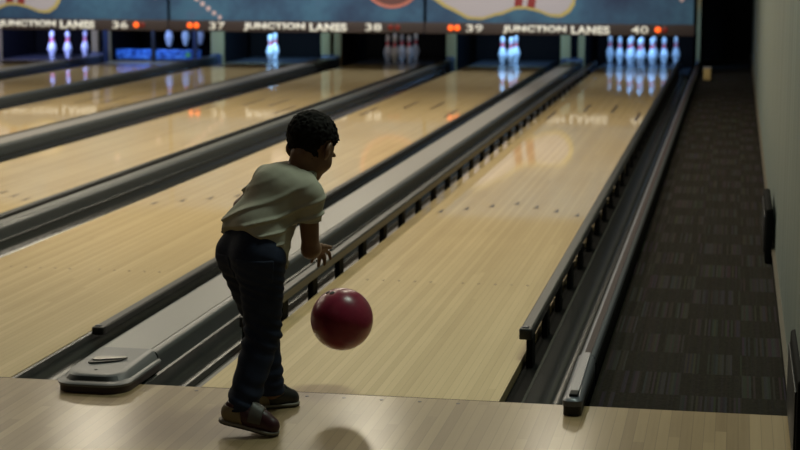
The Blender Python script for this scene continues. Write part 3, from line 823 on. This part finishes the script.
def boxcut(c, hu, hz, hd):
    def fn(X, Y, Z):
        u = (X-c[0])*Rp[0]+(Y-c[1])*Rp[1]; w = (X-c[0])*Fp[0]+(Y-c[1])*Fp[1]; z = Z-c[2]
        return np.maximum.reduce([np.abs(u)-hu+0*z, np.abs(z)-hz-.25*(hu-np.abs(u))*(z < 0)+0*u, np.abs(w)-hd+0*z])
    return fn
bx.D -= .0028; bx.cut(boxcut(A_([-.192, -.520, .518]), .042, .036, .06)); bx.build('back_pocket', M['jeans_stitch'], jeans)
bx = pk.clone(); bx.D -= .0028; bx.cut(boxcut(A_([-.305, -.425, .518]), .040, .036, .06)); bx.build('back_pocket', M['jeans_stitch'], jeans)

# shoes
def shoe(toe, fdir, tilt, main, strap, label):
    f = A_([fdir[0], fdir[1], 0.]); f /= np.linalg.norm(f)
    up_ = A_([0, 0, 1.])
    y = f*math.cos(tilt)-up_*math.sin(tilt); x = np.cross(f, up_); z = np.cross(x, y)
    R = np.stack([x, y, z], 1); org = A_(toe)-R@A_([0, .112, 0.])
    def P(*q): return org+R@A_(q)
    S = Field(np.minimum(org, P(0, .1, .1))-.15, np.maximum(org, P(0, .1, .1))+.15, .0029)
    S.cone(P(0, -.054, .036), P(0, .02, .036), .031, .032, .02); S.cone(P(0, .02, .036), P(0, .078, .024), .033, .030, .02)
    S.cone(P(0, -.046, .045), P(0, -.038, .078), .031, .034, .015); S.cone(P(0, .0, .06), P(0, .05, .042), .026, .024, .02)
    def loc(X, Y, Z):
        a, b, c = X-org[0], Y-org[1], Z-org[2]
        return [a*R[0][i]+b*R[1][i]+c*R[2][i] for i in range(3)]
    S.cut(lambda X, Y, Z: .010-loc(X, Y, Z)[2])
    base = S.clone()
    r = empty('shoe', Vector(org)-world_loc(BODY)); r.parent = BODY; r['label'] = label
    S.cut(lambda X, Y, Z: np.maximum(loc(X, Y, Z)[2]-.074, -1)); S.build('upper', main, r)
    hc = base.clone(); hc.D -= .0022
    hc.cut(lambda X, Y, Z: np.maximum(loc(X, Y, Z)[1]+.012+.35*(loc(X, Y, Z)[2]-.03), loc(X, Y, Z)[2]-.062)); hc.build('heel_counter', M['shoe_tan'], r)
    st = base.clone(); st.D -= .0045
    if strap: st.cut(lambda X, Y, Z: np.maximum(np.abs(loc(X, Y, Z)[1]-.030)-.021, .030-loc(X, Y, Z)[2])); st.build('strap', M['shoe_strap'], r)
    else:
        for k in range(4):
            w_ = base.clone(); w_.D -= .004; yy = .012+.015*k
            w_.cut(lambda X, Y, Z: np.maximum.reduce([np.abs(loc(X, Y, Z)[1]-yy)-.0035, np.abs(loc(X, Y, Z)[0])-.02, .04-loc(X, Y, Z)[2]])); w_.build('lace', M['lace'], r)
    def sole(z0, z1, grow):
        def fn(X, Y, Z):
            a, b, c = loc(X, Y, Z); t = np.clip((b+.056)/.126, 0, 1)
            d2 = np.sqrt(a*a+(b+.056-t*.126)**2)-(.0315+.005*t-.004*np.sin(PI*t)+grow)
            return np.maximum.reduce([d2, z0-c, c-z1])
        G = Field(S.lo, S.lo+S.h*(S.n-1), S.h); X, Y, Z = G.all(); G.D = fn(X, Y, Z).astype(np.float32); return G
    sole(.0045, .0125, .003).build('sole_edge', M['sole'], r); sole(0., .006, .0025).build('outsole', M['sole_dark'], r)
    return r
shoe((-.096, -.560, .001), (1, 0), math.radians(11), M['shoe_maroon'], True, 'dark maroon shoe with a tan heel and a grey strap, heel lifted')
shoe((-.130, -.160, .001), (.8, .6), math.radians(1), M['shoe_black'], False, 'black shoe with a tan heel and laces, flat on the floor')
#@@BOY1

# ------------------------------------------------------------------ light
def area(name, loc, sx, sy, power, col, target=None, spread=PI):
    d = bpy.data.lights.new(name, 'AREA'); d.shape = 'RECTANGLE'; d.size = sx; d.size_y = sy; d.energy = power; d.color = col; d.spread = spread
    o = bpy.data.objects.new(name, d); COL.objects.link(o); o.location = loc
    if target is not None:
        o.rotation_euler = (Vector(target)-Vector(loc)).to_track_quat('-Z', 'Y').to_euler()
    return o
WARM = (1., .90, .70)
for x in (-8.2, -5.0, -2.2, -.3):
    for y, p in ((3.6, 52), (7.2, 68), (10.6, 62)):
        area('lane_ceiling_lamp', (x, y, 3.4), .5, 1.4, p*(.62 if x > -1 else 1.), WARM)
area('approach_ceiling_lamp', (.9, .5, 3.4), .8, .6, 40, (.84, 1., .84))
area('rear_fill_light', (-2.5, -4.5, 3.4), 4, 1.2, 14, (1., .93, .80))  # unseen fill added behind, low ambient light for the approach
for x in (-7.7, -4.35, -.95):     # mural wash lights
    area('mural_wash_lamp', (x, 14.3, 3.3), 2.4, .2, 24, (.92, .96, 1.), (x, 16.5, 1.0), math.radians(110))
PINC = {40: ((.22, .48, 1.), 14), 39: ((.24, .52, 1.), 17), 37: ((.26, .55, 1.), 23), 36: ((.26, .42, 1.), 16), 35: ((.30, .38, 1.), 24), 38: ((.8, .7, .7), .8)}
for n, (c, p) in PINC.items():
    area('pin_deck_lamp', (LANES[n], 17.8 if n != 36 else 17.2, 1.0), .9, .12, p*.8, c, (LANES[n], 18.72 if n != 36 else 18.2, .1), math.radians(105))
w = bpy.data.worlds.new('world'); SC.world = w; w.use_nodes = True
w.node_tree.nodes['Background'].inputs[0].default_value = (.6, .6, .55, 1); w.node_tree.nodes['Background'].inputs[1].default_value = .02

# ------------------------------------------------------------------ camera
yaw, pit, rol, f = 0.18820424, 0.15309762, 0.00190727, 1759.04
cy, sy = math.cos(yaw), math.sin(yaw)
fw = Vector((-sy*math.cos(pit), cy*math.cos(pit), -math.sin(pit))); rt = Vector((cy, sy, 0)); up = rt.cross(fw)
r2 = rt*math.cos(rol)+up*math.sin(rol); u2 = up*math.cos(rol)-rt*math.sin(rol)
cd = bpy.data.cameras.new('camera'); cam = bpy.data.objects.new('camera', cd); COL.objects.link(cam)
mw = Matrix((r2, u2, -fw)).transposed().to_4x4(); mw.translation = Vector((1.28587, -5.78557, 1.50716)); cam.matrix_world = mw
cd.sensor_width = 36; cd.sensor_fit = 'HORIZONTAL'; cd.lens = f/800*36; cd.clip_start = .05; cd.clip_end = 100
cd.dof.use_dof = True; cd.dof.focus_distance = 5.6; cd.dof.aperture_fstop = 4.4
SC.camera = cam
SC.view_settings.view_transform = 'Standard'; SC.view_settings.look = 'None'; SC.view_settings.gamma = 1; SC.view_settings.use_curve_mapping = False
SC.view_settings.exposure = 0.0
SC.cycles.use_denoising = True; SC.cycles.max_bounces = 8; SC.cycles.sample_clamp_indirect = 6
